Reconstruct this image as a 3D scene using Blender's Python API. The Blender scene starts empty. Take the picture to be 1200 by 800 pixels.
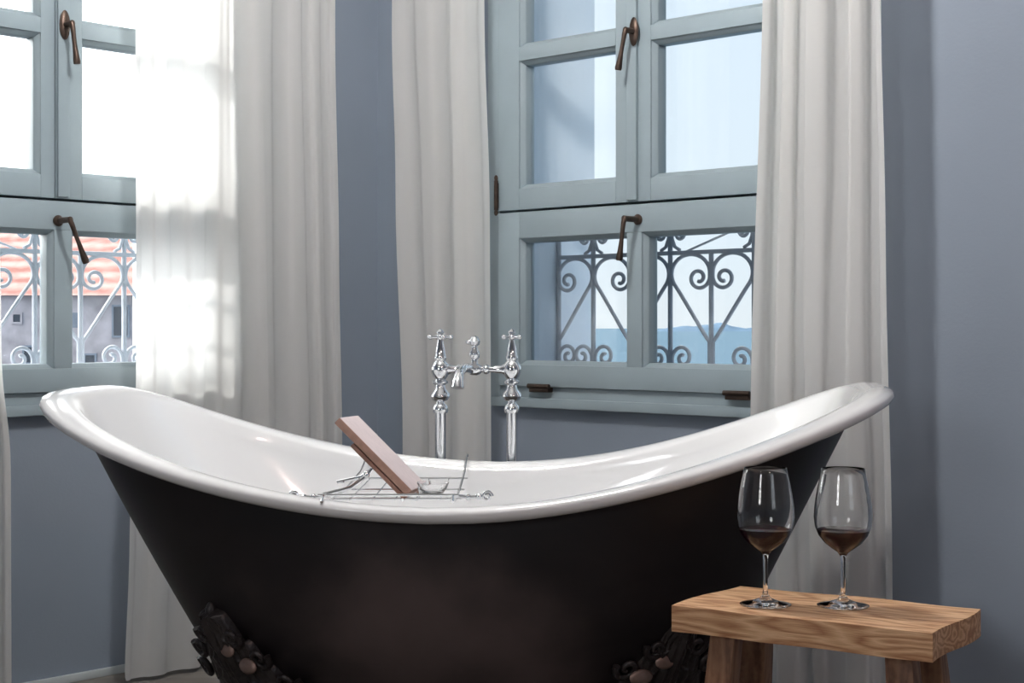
import bpy, bmesh, math, random
from mathutils import Vector, Matrix
random.seed(7)
SC = bpy.context.scene
COL = SC.collection
PI = math.pi
F, CX, HY, CAMZ = 1810.0, 600.0, 382.0, 0.95

# ------------------------------------------------------------ materials
def new_mat(name):
    m = bpy.data.materials.new(name); m.use_nodes = True
    nt = m.node_tree
    return m, nt, nt.nodes['Principled BSDF'], nt.nodes['Material Output']

def N(nt, t, **kw):
    n = nt.nodes.new(t)
    for k, v in kw.items():
        if hasattr(n, k): setattr(n, k, v)
        else: n.inputs[k].default_value = v
    return n

def simple(name, col, rough=0.5, metal=0.0, bump=0.0, bscale=60, coat=0.0, var=0.0, vscale=3.0, spec=0.5):
    m, nt, b, out = new_mat(name)
    b.inputs['Base Color'].default_value = (*col, 1)
    b.inputs['Roughness'].default_value = rough
    b.inputs['Metallic'].default_value = metal
    b.inputs['Coat Weight'].default_value = coat
    b.inputs['Coat Roughness'].default_value = 0.06
    b.inputs['Specular IOR Level'].default_value = spec
    tc = N(nt, 'ShaderNodeTexCoord')
    if var > 0:
        n = N(nt, 'ShaderNodeTexNoise'); n.inputs['Scale'].default_value = vscale; n.inputs['Detail'].default_value = 5
        nt.links.new(tc.outputs['Object'], n.inputs['Vector'])
        r = N(nt, 'ShaderNodeValToRGB')
        r.color_ramp.elements[0].position = 0.3; r.color_ramp.elements[1].position = 0.7
        r.color_ramp.elements[0].color = (*[c * (1 - var) for c in col], 1)
        r.color_ramp.elements[1].color = (*[min(1, c * (1 + var)) for c in col], 1)
        nt.links.new(n.outputs['Fac'], r.inputs['Fac']); nt.links.new(r.outputs['Color'], b.inputs['Base Color'])
    if bump > 0:
        n2 = N(nt, 'ShaderNodeTexNoise'); n2.inputs['Scale'].default_value = bscale; n2.inputs['Detail'].default_value = 4
        nt.links.new(tc.outputs['Object'], n2.inputs['Vector'])
        bp = N(nt, 'ShaderNodeBump'); bp.inputs['Strength'].default_value = bump; bp.inputs['Distance'].default_value = 0.01
        nt.links.new(n2.outputs['Fac'], bp.inputs['Height']); nt.links.new(bp.outputs['Normal'], b.inputs['Normal'])
    return m

M = {}
M['wall'] = simple('wall_paint', (0.262, 0.306, 0.37), 0.75, bump=0.05, bscale=120, var=0.04, vscale=1.5)
M['window_paint'] = simple('window_paint', (0.315, 0.385, 0.42), 0.38, bump=0.04, bscale=30, var=0.06, vscale=6)
M['reveal'] = simple('reveal_paint', (0.74, 0.79, 0.84), 0.8, bump=0.08, bscale=50, var=0.05, vscale=3)
M['floor'] = None
M['ceiling'] = simple('ceiling_paint', (0.72, 0.71, 0.70), 0.85, bump=0.03, bscale=60)
M['baseboard'] = simple('baseboard_paint', (0.55, 0.60, 0.62), 0.5, var=0.04)
M['enamel'] = simple('white_enamel', (0.82, 0.825, 0.83), 0.16, coat=0.6, var=0.012, vscale=2)
M['chrome'] = simple('chrome', (0.80, 0.81, 0.83), 0.10, metal=1.0, var=0.02, vscale=40)
M['bronze'] = simple('bronze_hardware', (0.10, 0.07, 0.056), 0.40, metal=0.85, var=0.35, vscale=30)
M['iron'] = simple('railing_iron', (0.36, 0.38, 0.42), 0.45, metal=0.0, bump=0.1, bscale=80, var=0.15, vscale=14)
M['iron_sunlit'] = simple('railing_iron_sunlit', (0.44, 0.45, 0.49), 0.5, bump=0.1, bscale=80, var=0.1, vscale=14)  # same railing iron, the sun's glare put into a lighter colour
M['foot_iron'] = simple('foot_iron', (0.032, 0.027, 0.028), 0.33, metal=0.3, bump=0.3, bscale=60, var=0.3, vscale=20)
M['foot_worn'] = simple('foot_worn_bronze', (0.30, 0.21, 0.18), 0.45, metal=0.5, var=0.3, vscale=30)
M['stone'] = simple('house_stone', (0.46, 0.43, 0.46), 0.9, var=0.3, vscale=0.9)
M['dark_glass'] = simple('house_window_glass', (0.06, 0.07, 0.09), 0.25)
M['shutter'] = simple('house_shutter', (0.22, 0.26, 0.32), 0.6, var=0.1)
M['sea'] = simple('sea_water', (0.08, 0.122, 0.155), 1.0, bump=0.2, bscale=0.4, var=0.05, vscale=0.01, spec=0.0)
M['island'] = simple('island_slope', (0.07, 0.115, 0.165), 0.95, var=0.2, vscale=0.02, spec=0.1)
M['land'] = simple('land', (0.17, 0.16, 0.16), 0.95, var=0.3, vscale=0.2)
M['cover_pink'] = simple('book_cloth_pink', (0.66, 0.565, 0.565), 0.7, bump=0.1, bscale=300, var=0.05, vscale=60)
M['cover_copper'] = simple('book_spine_copper', (0.42, 0.245, 0.19), 0.45, metal=0.25, var=0.15, vscale=60)
M['paper'] = simple('paper_edges', (0.62, 0.48, 0.42), 0.85, bump=0.4, bscale=500)
M['rest_wood'] = simple('rest_wood', (0.30, 0.155, 0.11), 0.5, var=0.3, vscale=40)
M['brass_fill_lamp'] = simple('fill_lamp_metal', (0.6, 0.5, 0.35), 0.3, metal=1.0)

def wood_mat(name, c0, c1, c2, axis_scale, ring=9.0, rough=0.55):
    m, nt, b, out = new_mat(name)
    tc = N(nt, 'ShaderNodeTexCoord')
    mp = N(nt, 'ShaderNodeMapping'); mp.inputs['Scale'].default_value = axis_scale
    nt.links.new(tc.outputs['Object'], mp.inputs['Vector'])
    n1 = N(nt, 'ShaderNodeTexNoise'); n1.inputs['Scale'].default_value = 1.2; n1.inputs['Detail'].default_value = 2
    nt.links.new(mp.outputs['Vector'], n1.inputs['Vector'])
    mul = N(nt, 'ShaderNodeMath', operation='MULTIPLY'); mul.inputs[1].default_value = ring
    nt.links.new(n1.outputs['Fac'], mul.inputs[0])
    fr = N(nt, 'ShaderNodeMath', operation='PINGPONG'); fr.inputs[1].default_value = 0.5
    nt.links.new(mul.outputs[0], fr.inputs[0])
    mp2 = N(nt, 'ShaderNodeMapping'); mp2.inputs['Scale'].default_value = (axis_scale[0]*2.5, axis_scale[1]*10, axis_scale[2]*10)
    nt.links.new(tc.outputs['Object'], mp2.inputs['Vector'])
    n2 = N(nt, 'ShaderNodeTexNoise'); n2.inputs['Scale'].default_value = 3; n2.inputs['Detail'].default_value = 6
    nt.links.new(mp2.outputs['Vector'], n2.inputs['Vector'])
    ad = N(nt, 'ShaderNodeMath', operation='MULTIPLY_ADD'); ad.inputs[1].default_value = 0.55
    nt.links.new(n2.outputs['Fac'], ad.inputs[0]); nt.links.new(fr.outputs[0], ad.inputs[2])
    r = N(nt, 'ShaderNodeValToRGB')
    r.color_ramp.elements[0].position = 0.25; r.color_ramp.elements[0].color = (*c0, 1)
    r.color_ramp.elements[1].position = 0.8; r.color_ramp.elements[1].color = (*c2, 1)
    e = r.color_ramp.elements.new(0.5); e.color = (*c1, 1)
    nt.links.new(ad.outputs[0], r.inputs['Fac']); nt.links.new(r.outputs['Color'], b.inputs['Base Color'])
    bp = N(nt, 'ShaderNodeBump'); bp.inputs['Strength'].default_value = 0.25; bp.inputs['Distance'].default_value = 0.004
    nt.links.new(ad.outputs[0], bp.inputs['Height']); nt.links.new(bp.outputs['Normal'], b.inputs['Normal'])
    b.inputs['Roughness'].default_value = rough
    return m
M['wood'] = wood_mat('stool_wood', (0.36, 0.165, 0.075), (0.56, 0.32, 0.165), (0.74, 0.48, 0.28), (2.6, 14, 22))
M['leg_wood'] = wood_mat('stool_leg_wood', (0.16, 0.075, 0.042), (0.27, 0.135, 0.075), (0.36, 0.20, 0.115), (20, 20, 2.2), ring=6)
M['floor'] = wood_mat('floor_boards', (0.16, 0.14, 0.125), (0.20, 0.18, 0.16), (0.24, 0.215, 0.19), (0.6, 5, 5), ring=5, rough=0.4)

# aged dark metal of the tub's outer shell
m, nt, b, out = new_mat('tub_shell')
tc = N(nt, 'ShaderNodeTexCoord')
n1 = N(nt, 'ShaderNodeTexNoise'); n1.inputs['Scale'].default_value = 2.6; n1.inputs['Detail'].default_value = 8; n1.inputs['Roughness'].default_value = 0.62
mp = N(nt, 'ShaderNodeMapping'); mp.inputs['Scale'].default_value = (0.8, 1, 1.8)
nt.links.new(tc.outputs['Object'], mp.inputs['Vector']); nt.links.new(mp.outputs['Vector'], n1.inputs['Vector'])
r = N(nt, 'ShaderNodeValToRGB')
r.color_ramp.elements[0].position = 0.38; r.color_ramp.elements[0].color = (0.008, 0.007, 0.009, 1)
r.color_ramp.elements[1].position = 0.72; r.color_ramp.elements[1].color = (0.020, 0.015, 0.017, 1)
nt.links.new(n1.outputs['Fac'], r.inputs['Fac'])
# warm room reflection painted into the colour, a mottled patch on the belly
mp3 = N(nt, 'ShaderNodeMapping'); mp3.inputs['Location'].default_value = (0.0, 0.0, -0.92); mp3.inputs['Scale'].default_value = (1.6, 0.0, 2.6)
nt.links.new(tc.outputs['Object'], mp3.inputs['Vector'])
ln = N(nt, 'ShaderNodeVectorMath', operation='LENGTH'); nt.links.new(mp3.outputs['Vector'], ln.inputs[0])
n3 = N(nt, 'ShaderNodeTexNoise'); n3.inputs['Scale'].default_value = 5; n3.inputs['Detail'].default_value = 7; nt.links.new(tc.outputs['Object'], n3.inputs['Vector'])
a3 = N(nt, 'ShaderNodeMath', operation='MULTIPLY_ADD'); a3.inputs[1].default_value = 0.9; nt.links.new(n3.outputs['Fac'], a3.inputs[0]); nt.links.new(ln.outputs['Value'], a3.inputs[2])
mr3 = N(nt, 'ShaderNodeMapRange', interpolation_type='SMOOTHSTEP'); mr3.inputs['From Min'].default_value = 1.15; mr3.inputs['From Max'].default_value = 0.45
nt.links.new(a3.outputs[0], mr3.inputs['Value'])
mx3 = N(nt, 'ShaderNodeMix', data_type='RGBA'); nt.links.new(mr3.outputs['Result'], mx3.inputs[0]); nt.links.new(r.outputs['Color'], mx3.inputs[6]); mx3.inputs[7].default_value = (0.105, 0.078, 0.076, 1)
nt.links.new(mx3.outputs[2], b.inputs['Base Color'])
r2 = N(nt, 'ShaderNodeMapRange'); r2.inputs['To Min'].default_value = 0.36; r2.inputs['To Max'].default_value = 0.55
nt.links.new(n1.outputs['Fac'], r2.inputs['Value']); nt.links.new(r2.outputs['Result'], b.inputs['Roughness'])
b.inputs['Metallic'].default_value = 0.25
M['shell'] = m

# curtain cloth
m, nt, b, out = new_mat('curtain_cloth')
nt.nodes.remove(b)
d = N(nt, 'ShaderNodeBsdfDiffuse'); d.inputs['Color'].default_value = (0.92, 0.895, 0.86, 1)
t = N(nt, 'ShaderNodeBsdfTranslucent'); t.inputs['Color'].default_value = (0.95, 0.95, 0.945, 1)
mx = N(nt, 'ShaderNodeMixShader'); mx.inputs['Fac'].default_value = 0.52
tc = N(nt, 'ShaderNodeTexCoord'); wv = N(nt, 'ShaderNodeTexNoise'); wv.inputs['Scale'].default_value = 260
bp = N(nt, 'ShaderNodeBump'); bp.inputs['Strength'].default_value = 0.15; bp.inputs['Distance'].default_value = 0.002
nt.links.new(tc.outputs['Object'], wv.inputs['Vector']); nt.links.new(wv.outputs['Fac'], bp.inputs['Height'])
nt.links.new(bp.outputs['Normal'], d.inputs['Normal'])
nt.links.new(d.outputs[0], mx.inputs[1]); nt.links.new(t.outputs[0], mx.inputs[2]); nt.links.new(mx.outputs[0], out.inputs['Surface'])
M['curtain'] = m

# thin window glass: transparent with a fresnel reflection
def pane_mat(name, tint):
    m, nt, b, out = new_mat(name); nt.nodes.remove(b)
    tr = N(nt, 'ShaderNodeBsdfTransparent'); tr.inputs['Color'].default_value = (*tint, 1)
    gl = N(nt, 'ShaderNodeBsdfGlossy'); gl.inputs['Roughness'].default_value = 0.02
    lw = N(nt, 'ShaderNodeFresnel'); lw.inputs['IOR'].default_value = 1.35
    mx = N(nt, 'ShaderNodeMixShader')
    nt.links.new(lw.outputs[0], mx.inputs['Fac']); nt.links.new(tr.outputs[0], mx.inputs[1]); nt.links.new(gl.outputs[0], mx.inputs[2])
    nt.links.new(mx.outputs[0], out.inputs['Surface'])
    return m
M['pane'] = pane_mat('window_glass', (0.97, 0.985, 0.99))
m, nt, b, out = new_mat('drinking_glass')
b.inputs['Base Color'].default_value = (1, 1, 1, 1); b.inputs['Roughness'].default_value = 0.0
b.inputs['Transmission Weight'].default_value = 1.0; b.inputs['IOR'].default_value = 1.5
M['glass'] = m
m, nt, b, out = new_mat('red_wine')
b.inputs['Base Color'].default_value = (0.018, 0.0006, 0.007, 1); b.inputs['Roughness'].default_value = 0.02
b.inputs['Specular IOR Level'].default_value = 0.08
M['wine'] = m

# terracotta roof with tile courses
m, nt, b, out = new_mat('roof_tiles')
tc = N(nt, 'ShaderNodeTexCoord'); sx = N(nt, 'ShaderNodeSeparateXYZ'); nt.links.new(tc.outputs['Object'], sx.inputs[0])
sn = N(nt, 'ShaderNodeMath', operation='MULTIPLY'); sn.inputs[1].default_value = 10.5; nt.links.new(sx.outputs['Z'], sn.inputs[0])
si = N(nt, 'ShaderNodeMath', operation='SINE'); nt.links.new(sn.outputs[0], si.inputs[0])
no = N(nt, 'ShaderNodeTexNoise'); no.inputs['Scale'].default_value = 1.5; nt.links.new(tc.outputs['Object'], no.inputs['Vector'])
ad = N(nt, 'ShaderNodeMath', operation='MULTIPLY_ADD'); ad.inputs[1].default_value = 0.28; nt.links.new(si.outputs[0], ad.inputs[0]); nt.links.new(no.outputs['Fac'], ad.inputs[2])
r = N(nt, 'ShaderNodeValToRGB')
r.color_ramp.elements[0].position = 0.15; r.color_ramp.elements[0].color = (0.24, 0.085, 0.065, 1)
r.color_ramp.elements[1].position = 0.85; r.color_ramp.elements[1].color = (0.42, 0.26, 0.225, 1)
nt.links.new(ad.outputs[0], r.inputs['Fac']); nt.links.new(r.outputs['Color'], b.inputs['Base Color']); b.inputs['Roughness'].default_value = 0.9
M['roof'] = m

# ------------------------------------------------------------ mesh builder
class MB:
    def __init__(s): s.v = []; s.f = []
    def add(s, vs, fs):
        o = len(s.v); s.v += [tuple(p) for p in vs]; s.f += [tuple(i + o for i in f) for f in fs]; return s
    def box(s, x0, x1, y0, y1, z0, z1):
        vs = [(x, y, z) for z in (z0, z1) for y in (y0, y1) for x in (x0, x1)]
        return s.add(vs, [(0,2,3,1),(4,5,7,6),(0,1,5,4),(2,6,7,3),(0,4,6,2),(1,3,7,5)])
    def prism(s, pts_a, pts_b):
        n = len(pts_a); fs = [tuple(range(n))[::-1], tuple(range(n, 2*n))]
        fs += [(i, (i+1) % n, n + (i+1) % n, n + i) for i in range(n)]
        return s.add(list(pts_a) + list(pts_b), fs)
    def lathe(s, prof, seg=32, c=(0,0,0), axis=None, cap=True):
        # prof: (r, h) list
        base = len(s.v); M3 = Matrix.Identity(3)
        if axis is not None: M3 = Vector((0,0,1)).rotation_difference(Vector(axis).normalized()).to_matrix()
        vs = []; fs = []
        for r_, h in prof:
            for k in range(seg):
                a = 2*PI*k/seg
                p = M3 @ Vector((r_*math.cos(a), r_*math.sin(a), h)) + Vector(c); vs.append(p)
        for i in range(len(prof)-1):
            for k in range(seg):
                k2 = (k+1) % seg
                fs.append((i*seg+k, i*seg+k2, (i+1)*seg+k2, (i+1)*seg+k))
        if cap:
            fs.append(tuple(range(seg))[::-1]); fs.append(tuple((len(prof)-1)*seg+k for k in range(seg)))
        return s.add(vs, fs)
    def tube(s, pts, r, seg=10, flat=None):
        # sweep; r number or list; flat=(vector, factor) squashes the section along a vector
        pts = [Vector(p) for p in pts]; n = len(pts)
        rs = r if isinstance(r, (list, tuple)) else [r]*n
        t0 = (pts[1]-pts[0]).normalized()
        up = Vector((0,0,1)) if abs(t0.z) < 0.9 else Vector((1,0,0))
        u = t0.cross(up).normalized(); vs = []; fs = []
        for i, p in enumerate(pts):
            t = (pts[min(i+1, n-1)] - pts[max(i-1, 0)]).normalized()
            u = (u - t*u.dot(t)).normalized(); w = t.cross(u)
            for k in range(seg):
                a = 2*PI*k/seg; q = u*math.cos(a)*rs[i] + w*math.sin(a)*rs[i]
                if flat: fv = Vector(flat[0]); q = q - fv*(q.dot(fv))*(1-flat[1])
                vs.append(p + q)
        for i in range(n-1):
            for k in range(seg):
                k2 = (k+1) % seg; fs.append((i*seg+k, i*seg+k2, (i+1)*seg+k2, (i+1)*seg+k))
        fs.append(tuple(range(seg))[::-1]); fs.append(tuple((n-1)*seg+k for k in range(seg)))
        return s.add(vs, fs)
    def ell(s, c, r, rot=None, seg=16, rings=10):
        vs = []; fs = []; R = rot.to_matrix() if rot else Matrix.Identity(3)
        for i in range(rings+1):
            th = PI*i/rings
            for k in range(seg):
                a = 2*PI*k/seg
                vs.append(R @ Vector((r[0]*math.sin(th)*math.cos(a), r[1]*math.sin(th)*math.sin(a), r[2]*math.cos(th))) + Vector(c))
        for i in range(rings):
            for k in range(seg):
                k2 = (k+1) % seg; fs.append((i*seg+k, (i+1)*seg+k, (i+1)*seg+k2, i*seg+k2))
        return s.add(vs, fs)
    def build(s, name, mat, parent=None, smooth=False, bevel=0.0, bseg=2, sub=0, weld=False, auto=None):
        me = bpy.data.meshes.new(name); me.from_pydata(s.v, [], s.f); me.update()
        bm = bmesh.new(); bm.from_mesh(me)
        if weld: bmesh.ops.remove_doubles(bm, verts=bm.verts, dist=1e-5)
        bmesh.ops.dissolve_degenerate(bm, dist=1e-7, edges=bm.edges)
        bmesh.ops.recalc_face_normals(bm, faces=bm.faces)
        if bevel > 0:
            es = [e for e in bm.edges if len(e.link_faces) == 2 and e.calc_face_angle(0) > 0.5]
            bmesh.ops.bevel(bm, geom=es, offset=bevel, segments=bseg, profile=0.6, affect='EDGES', clamp_overlap=True)
        bm.to_mesh(me); bm.free()
        if smooth or bevel > 0:
            for p in me.polygons: p.use_smooth = True
            if auto is not False: me.set_sharp_from_angle(angle=math.radians(auto or 40))
        o = bpy.data.objects.new(name, me); COL.objects.link(o)
        me.materials.append(M[mat] if isinstance(mat, str) else mat)
        if sub:
            md = o.modifiers.new('sub', 'SUBSURF'); md.levels = sub; md.render_levels = sub
        if parent is not None: o.parent = parent
        return o

def empty(name, loc=(0,0,0), rz=0.0, parent=None):
    o = bpy.data.objects.new(name, None); COL.objects.link(o)
    o.location = loc; o.rotation_euler = (0, 0, rz); o.empty_display_size = 0.1
    if parent is not None: o.parent = parent
    return o
def tag(o, label=None, cat=None, group=None, kind=None):
    if label: o['label'] = label
    if cat: o['category'] = cat
    if group: o['group'] = group
    if kind: o['kind'] = kind
    return o
def struct(o, label=None, cat=None):
    o['kind'] = 'structure'
    if label: o['label'] = label
    if cat: o['category'] = cat
    return o

# ------------------------------------------------------------ room frames
uA = Vector((0.6838, 0.7297, 0)); uB = Vector((0.7297, -0.6838, 0))
A0 = Vector((-1.212, 4.094, 0)); B0 = Vector((0.3495, 4.2, 0))
rzA = math.atan2(uA.y, uA.x); rzB = math.atan2(uB.y, uB.x)
# local x runs left to right seen from inside, local y points outside
TH = 0.39
LA, LB = 5.6, 5.8          # room lengths along the two window walls
CA, CB = 1.145, -1.067     # the corner's local x on each wall
ZC = 2.9
WZ0, WZ1, WH = 0.716, 2.63, 0.557
def outn(u): return Vector((-u.y, u.x, 0))
def loc_of(px, base, u, off):
    """local x on the plane 'off' outside the wall face that lies under column px"""
    k = (px - CX)/F; P = base + outn(u)*off
    return (k*P.y - P.x)/(u.x - k*u.y)

def wall_with_hole(name, base, rz, x0, x1, h0, h1, z0, z1, label):
    w = MB()
    w.box(x0, h0, 0, TH, -0.1, ZC+0.1); w.box(h1, x1, 0, TH, -0.1, ZC+0.1)
    w.box(h0, h1, 0, TH, -0.1, z0); w.box(h0, h1, 0, TH, z1, ZC+0.1)
    o = w.build(name, 'wall'); o.location = base; o.rotation_euler[2] = rz
    return struct(o, label, 'wall')
HI = 0.53
wall_with_hole('wall_left', A0, rzA, CA-LA-TH, CA+TH, -HI, HI, WZ0+0.02, WZ1-0.02, 'grey blue painted wall around and beneath the left window')
wall_with_hole('wall_right', B0, rzB, CB, CB+LB+TH, -HI, HI, WZ0+0.02, WZ1-0.02, 'grey blue painted wall around the sea view window and out to the right edge')
# reveals (outside faces of the openings)
# trims lining the opening outside the frame
def reveal(name, base, rz):
    w = MB(); e = 0.03
    w.box(-HI+0.0005, -HI+e, 0.065, TH+0.01, WZ0+0.021, WZ1-0.021); w.box(HI-e, HI-0.0005, 0.065, TH+0.01, WZ0+0.021, WZ1-0.021)
    w.box(-HI+e, HI-e, 0.065, TH+0.03, WZ0+0.0205, WZ0+0.05); w.box(-HI+e, HI-e, 0.065, TH+0.01, WZ1-0.05, WZ1-0.0205)
    o = w.build(name, 'reveal'); o.location = base; o.rotation_euler[2] = rz
    return struct(o)
reveal('trim_1', A0, rzA); reveal('trim_2', B0, rzB)
# rear walls behind the camera, each with a tall window opening
CORN = B0 + uB*CB
P1 = CORN - uA*LA + uB*(LB*0.5)          # rear wall parallel to the right window wall
P2 = CORN + uB*LB - uA*(LA*0.5)          # rear wall parallel to the left window wall
wall_with_hole('wall_rear_left', P1, rzB+PI, -LB/2-TH, LB/2, -0.6, 0.2, 1.2, 2.3, 'rear wall with a wide high window')
wall_with_hole('wall_rear_right', P2, rzA+PI, -LA/2, LA/2+TH, -0.6, 0.6, 0.9, 2.4, 'rear wall opposite the left window')
fl = MB()
pts = [CORN + uA*TH - uB*TH, CORN + uA*TH + uB*(LB+TH), CORN - uA*(LA+TH) + uB*(LB+TH), CORN - uA*(LA+TH) - uB*TH]
fl.prism([(p.x, p.y, -0.12) for p in pts], [(p.x, p.y, 0.0) for p in pts])
struct(fl.build('floor', 'floor'), 'dim grey brown floor', 'floor')
ce = MB(); ce.prism([(p.x, p.y, ZC) for p in pts], [(p.x, p.y, ZC+0.12) for p in pts])
struct(ce.build('ceiling', 'ceiling'), 'plain pale ceiling', 'ceiling')
b = MB().box(CA-LA, CA-0.002, -0.014, -0.001, 0.0, 0.022).build('baseboard_left', 'baseboard', bevel=0.003); b.location = A0; b.rotation_euler[2] = rzA; struct(b, 'low pale skirting strip below the left window', 'baseboard')
b = MB().box(CB+0.016, CB+LB, -0.014, -0.001, 0.0, 0.022).build('baseboard_right', 'baseboard', bevel=0.003); b.location = B0; b.rotation_euler[2] = rzB; struct(b, 'low pale skirting strip below the right window', 'baseboard')

# ------------------------------------------------------------ windows
def rect_ring(w, x0, x1, z0, z1, wl, wr, wb, wt, y0, y1):
    """a rectangular frame made of four members"""
    w.box(x0, x0+wl, y0, y1, z0, z1); w.box(x1-wr, x1, y0, y1, z0, z1)
    w.box(x0+wl, x1-wr, y0, y1, z0, z0+wb); w.box(x0+wl, x1-wr, y0, y1, z1-wt, z1)

def bead(w, x0, x1, z0, z1, y0, y1, d=0.012):
    """sloped glazing moulding round a pane opening: from face y0 at the opening edge back to y1"""
    o = [(x0, z0), (x1, z0), (x1, z1), (x0, z1)]; i = [(x0+d, z0+d), (x1-d, z0+d), (x1-d, z1-d), (x0+d, z1-d)]
    for k in range(4):
        k2 = (k+1) % 4
        a, b_, c, e = o[k], o[k2], i[k2], i[k]
        w.add([(a[0], y0, a[1]), (b_[0], y0, b_[1]), (c[0], y0+0.014, c[1]), (e[0], y0+0.014, e[1]),
               (a[0], y1, a[1]), (b_[0], y1, b_[1]), (c[0], y1, c[1]), (e[0], y1, e[1])],
              [(0,1,2,3), (4,7,6,5), (0,4,5,1), (1,5,6,2), (2,6,7,3), (3,7,4,0)])

YF, YB = -0.034, 0.022
def handle(parent, x, z, out, length, plate=True, sway=0.0, sc=1.0):
    w = MB(); y = YF
    if plate:
        w.lathe([(0.001,0),(0.017*sc,0),(0.018*sc,0.004),(0.013*sc,0.009),(0.006,0.010)], 20, (0,0,0), None)
        # stretch the rosette vertically: build it flat then reshape
        w.v = [(p[0]*0.75, -p[2], p[1]*1.9) for p in w.v]
        w.v = [(p[0]+x, p[1]+y, p[2]+z) for p in w.v]
    else:
        w.lathe([(0.001,0),(0.014,0),(0.015,0.004),(0.011,0.010),(0.006,0.011)], 20, (x, y, z), (0,-1,0))
    w.lathe([(0.008,0),(0.008,out*0.75),(0.0085,out)], 14, (x, y, z), (0,-1,0))
    p0 = Vector((x, y-out*0.62, z)); path = []; rr = []
    ctrl = [(0,0,0,0.007),(0,-0.25,0.003,0.0075),(0.02,-0.42,0.001,0.0075),(0.10,-0.5,-0.012,0.007),(0.25,-0.52,-0.03,0.0062),(0.5,-0.54,-0.055,0.0058),(0.75,-0.57,-0.08,0.0075),(0.93,-0.6,-0.1,0.0098),(1.0,-0.6,-0.105,0.0085)]
    for a, oy, _, r_ in ctrl:
        path.append(p0 + Vector((sway*a, oy*out*0.75, -length*a*a if a < 0.1 else -length*a))); rr.append(r_)
    w.tube(path, rr, 12)
    return w.build('handle', 'bronze', parent, smooth=True)

def make_window(name, base, rz, label, m):
    root = empty(name, base, rz); struct(root, label, 'window')
    w = MB(); rect_ring(w, -WH, WH, WZ0, WZ1, 0.05, 0.05, 0.060, 0.055, -0.022, 0.06)
    w.box(-WH-0.0, WH, -0.030, -0.0215, WZ0, WZ0+0.028)
    w.build('frame', 'window_paint', root, bevel=0.0035)
    sx = -0.018*1.0
    g = 0.0035
    # lower leaf, hinged at its foot
    w = MB(); x0, x1 = -0.505+g, 0.505-g; z0, z1 = 0.777, 1.279
    xm0, xm1 = -0.032, 0.042
    rect_ring(w, x0, x1, z0, z1, 0.082, 0.082, 0.062, 0.076, YF, YB)
    w.box(xm0+0.011, xm1-0.011, YF, YB, z0+0.062, z1-0.076)
    panes = [(x0+0.082, xm0+0.011), (xm1-0.011, x1-0.082)]
    for a, c in panes: bead(w, a, c, z0+0.062, z1-0.076, YF+0.004, YB-0.002)
    w.box(x0, x1, YB+0.0005, YB+0.012, z1-0.012, z1+0.016)
    low = w.build('lower_leaf', 'window_paint', root, bevel=0.0022)
    for a, c in panes: MB().box(a+0.008, c-0.008, 0.006, 0.010, z0+0.070, z1-0.084).build('pane', 'pane', low)
    handle(low, 0.004-0.015*m, 1.232-0.005*m, 0.062, 0.112, plate=False, sway=0.044 if m > 0 else -0.012)
    for hx in (-0.335, 0.345):
        h = MB().box(hx-0.036, hx+0.036, YF-0.010, YF+0.012, 0.762, 0.778)
        h.tube([(hx-0.040, YF-0.010, 0.779), (hx+0.040, YF-0.010, 0.779)], 0.007, 10)
        h.build('hinge', 'bronze', low, bevel=0.001)
    # the two upper leaves
    z0, z1 = 1.286, 2.572
    zs = [(1.358-0.011, 1.704+0.011), (1.767-0.011, 2.110+0.011), (2.172-0.011, 2.50+0.011)]
    for side in (0, 1):
        if side == 0: a0, a1, pl, pr = -0.505+g, sx-0.002, 0.082, 0.040
        else: a0, a1, pl, pr = sx+0.001, 0.505-g, 0.078, 0.082
        w = MB(); bx0, bx1 = a0+pl, a1-pr
        w.box(a0, bx0, YF, YB, z0, z1); w.box(bx1, a1, YF, YB, z0, z1)
        zz = z0
        for (pa, pb) in zs:
            w.box(bx0, bx1, YF, YB, zz, pa); zz = pb
            bead(w, bx0, bx1, pa, pb, YF+0.004, YB-0.002)
        w.box(bx0, bx1, YF, YB, zz, z1)
        if side == 1: w.box(a0+0.002, a0+0.036, YF-0.010, YF, z0+0.004, z1-0.004)
        leaf = w.build('upper_leaf', 'window_paint', root, bevel=0.0022)
        for (pa, pb) in zs:
            MB().box(bx0+0.008, bx1-0.008, 0.006, 0.010, pa+0.008, pb-0.008).build('pane', 'pane', leaf)
        hx = a0-0.002 if side == 0 else a1+0.002
        for hz in (1.30, 1.95, 2.45):
            h = MB(); h.tube([(hx, YF-0.008, hz-0.012), (hx, YF-0.008, hz+0.075)], 0.0065, 10)
            h.ell((hx, YF-0.008, hz+0.082), (0.006, 0.006, 0.009)); h.ell((hx, YF-0.008, hz-0.019), (0.006, 0.006, 0.009))
            h.box(hx-0.003, hx+0.003, YF-0.006, YF+0.006, hz-0.005, hz+0.068)
            h.build('hinge', 'bronze', leaf, smooth=True)
        if side == 1: 
            hh = handle(leaf, sx+0.020+(0.012 if m < 0 else 0), 1.742, 0.040, 0.106, plate=True, sway=0.012 if m > 0 else -0.022, sc=1.15)
            hh.location = (0, -0.010, 0)
    return root
make_window('window_1', A0, rzA, 'left painted wooden window over rooftops, in two upper leaves and one lower', 1)
make_window('window_2', B0, rzB, 'right painted wooden window looking out on the sea and an island', -1)

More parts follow.
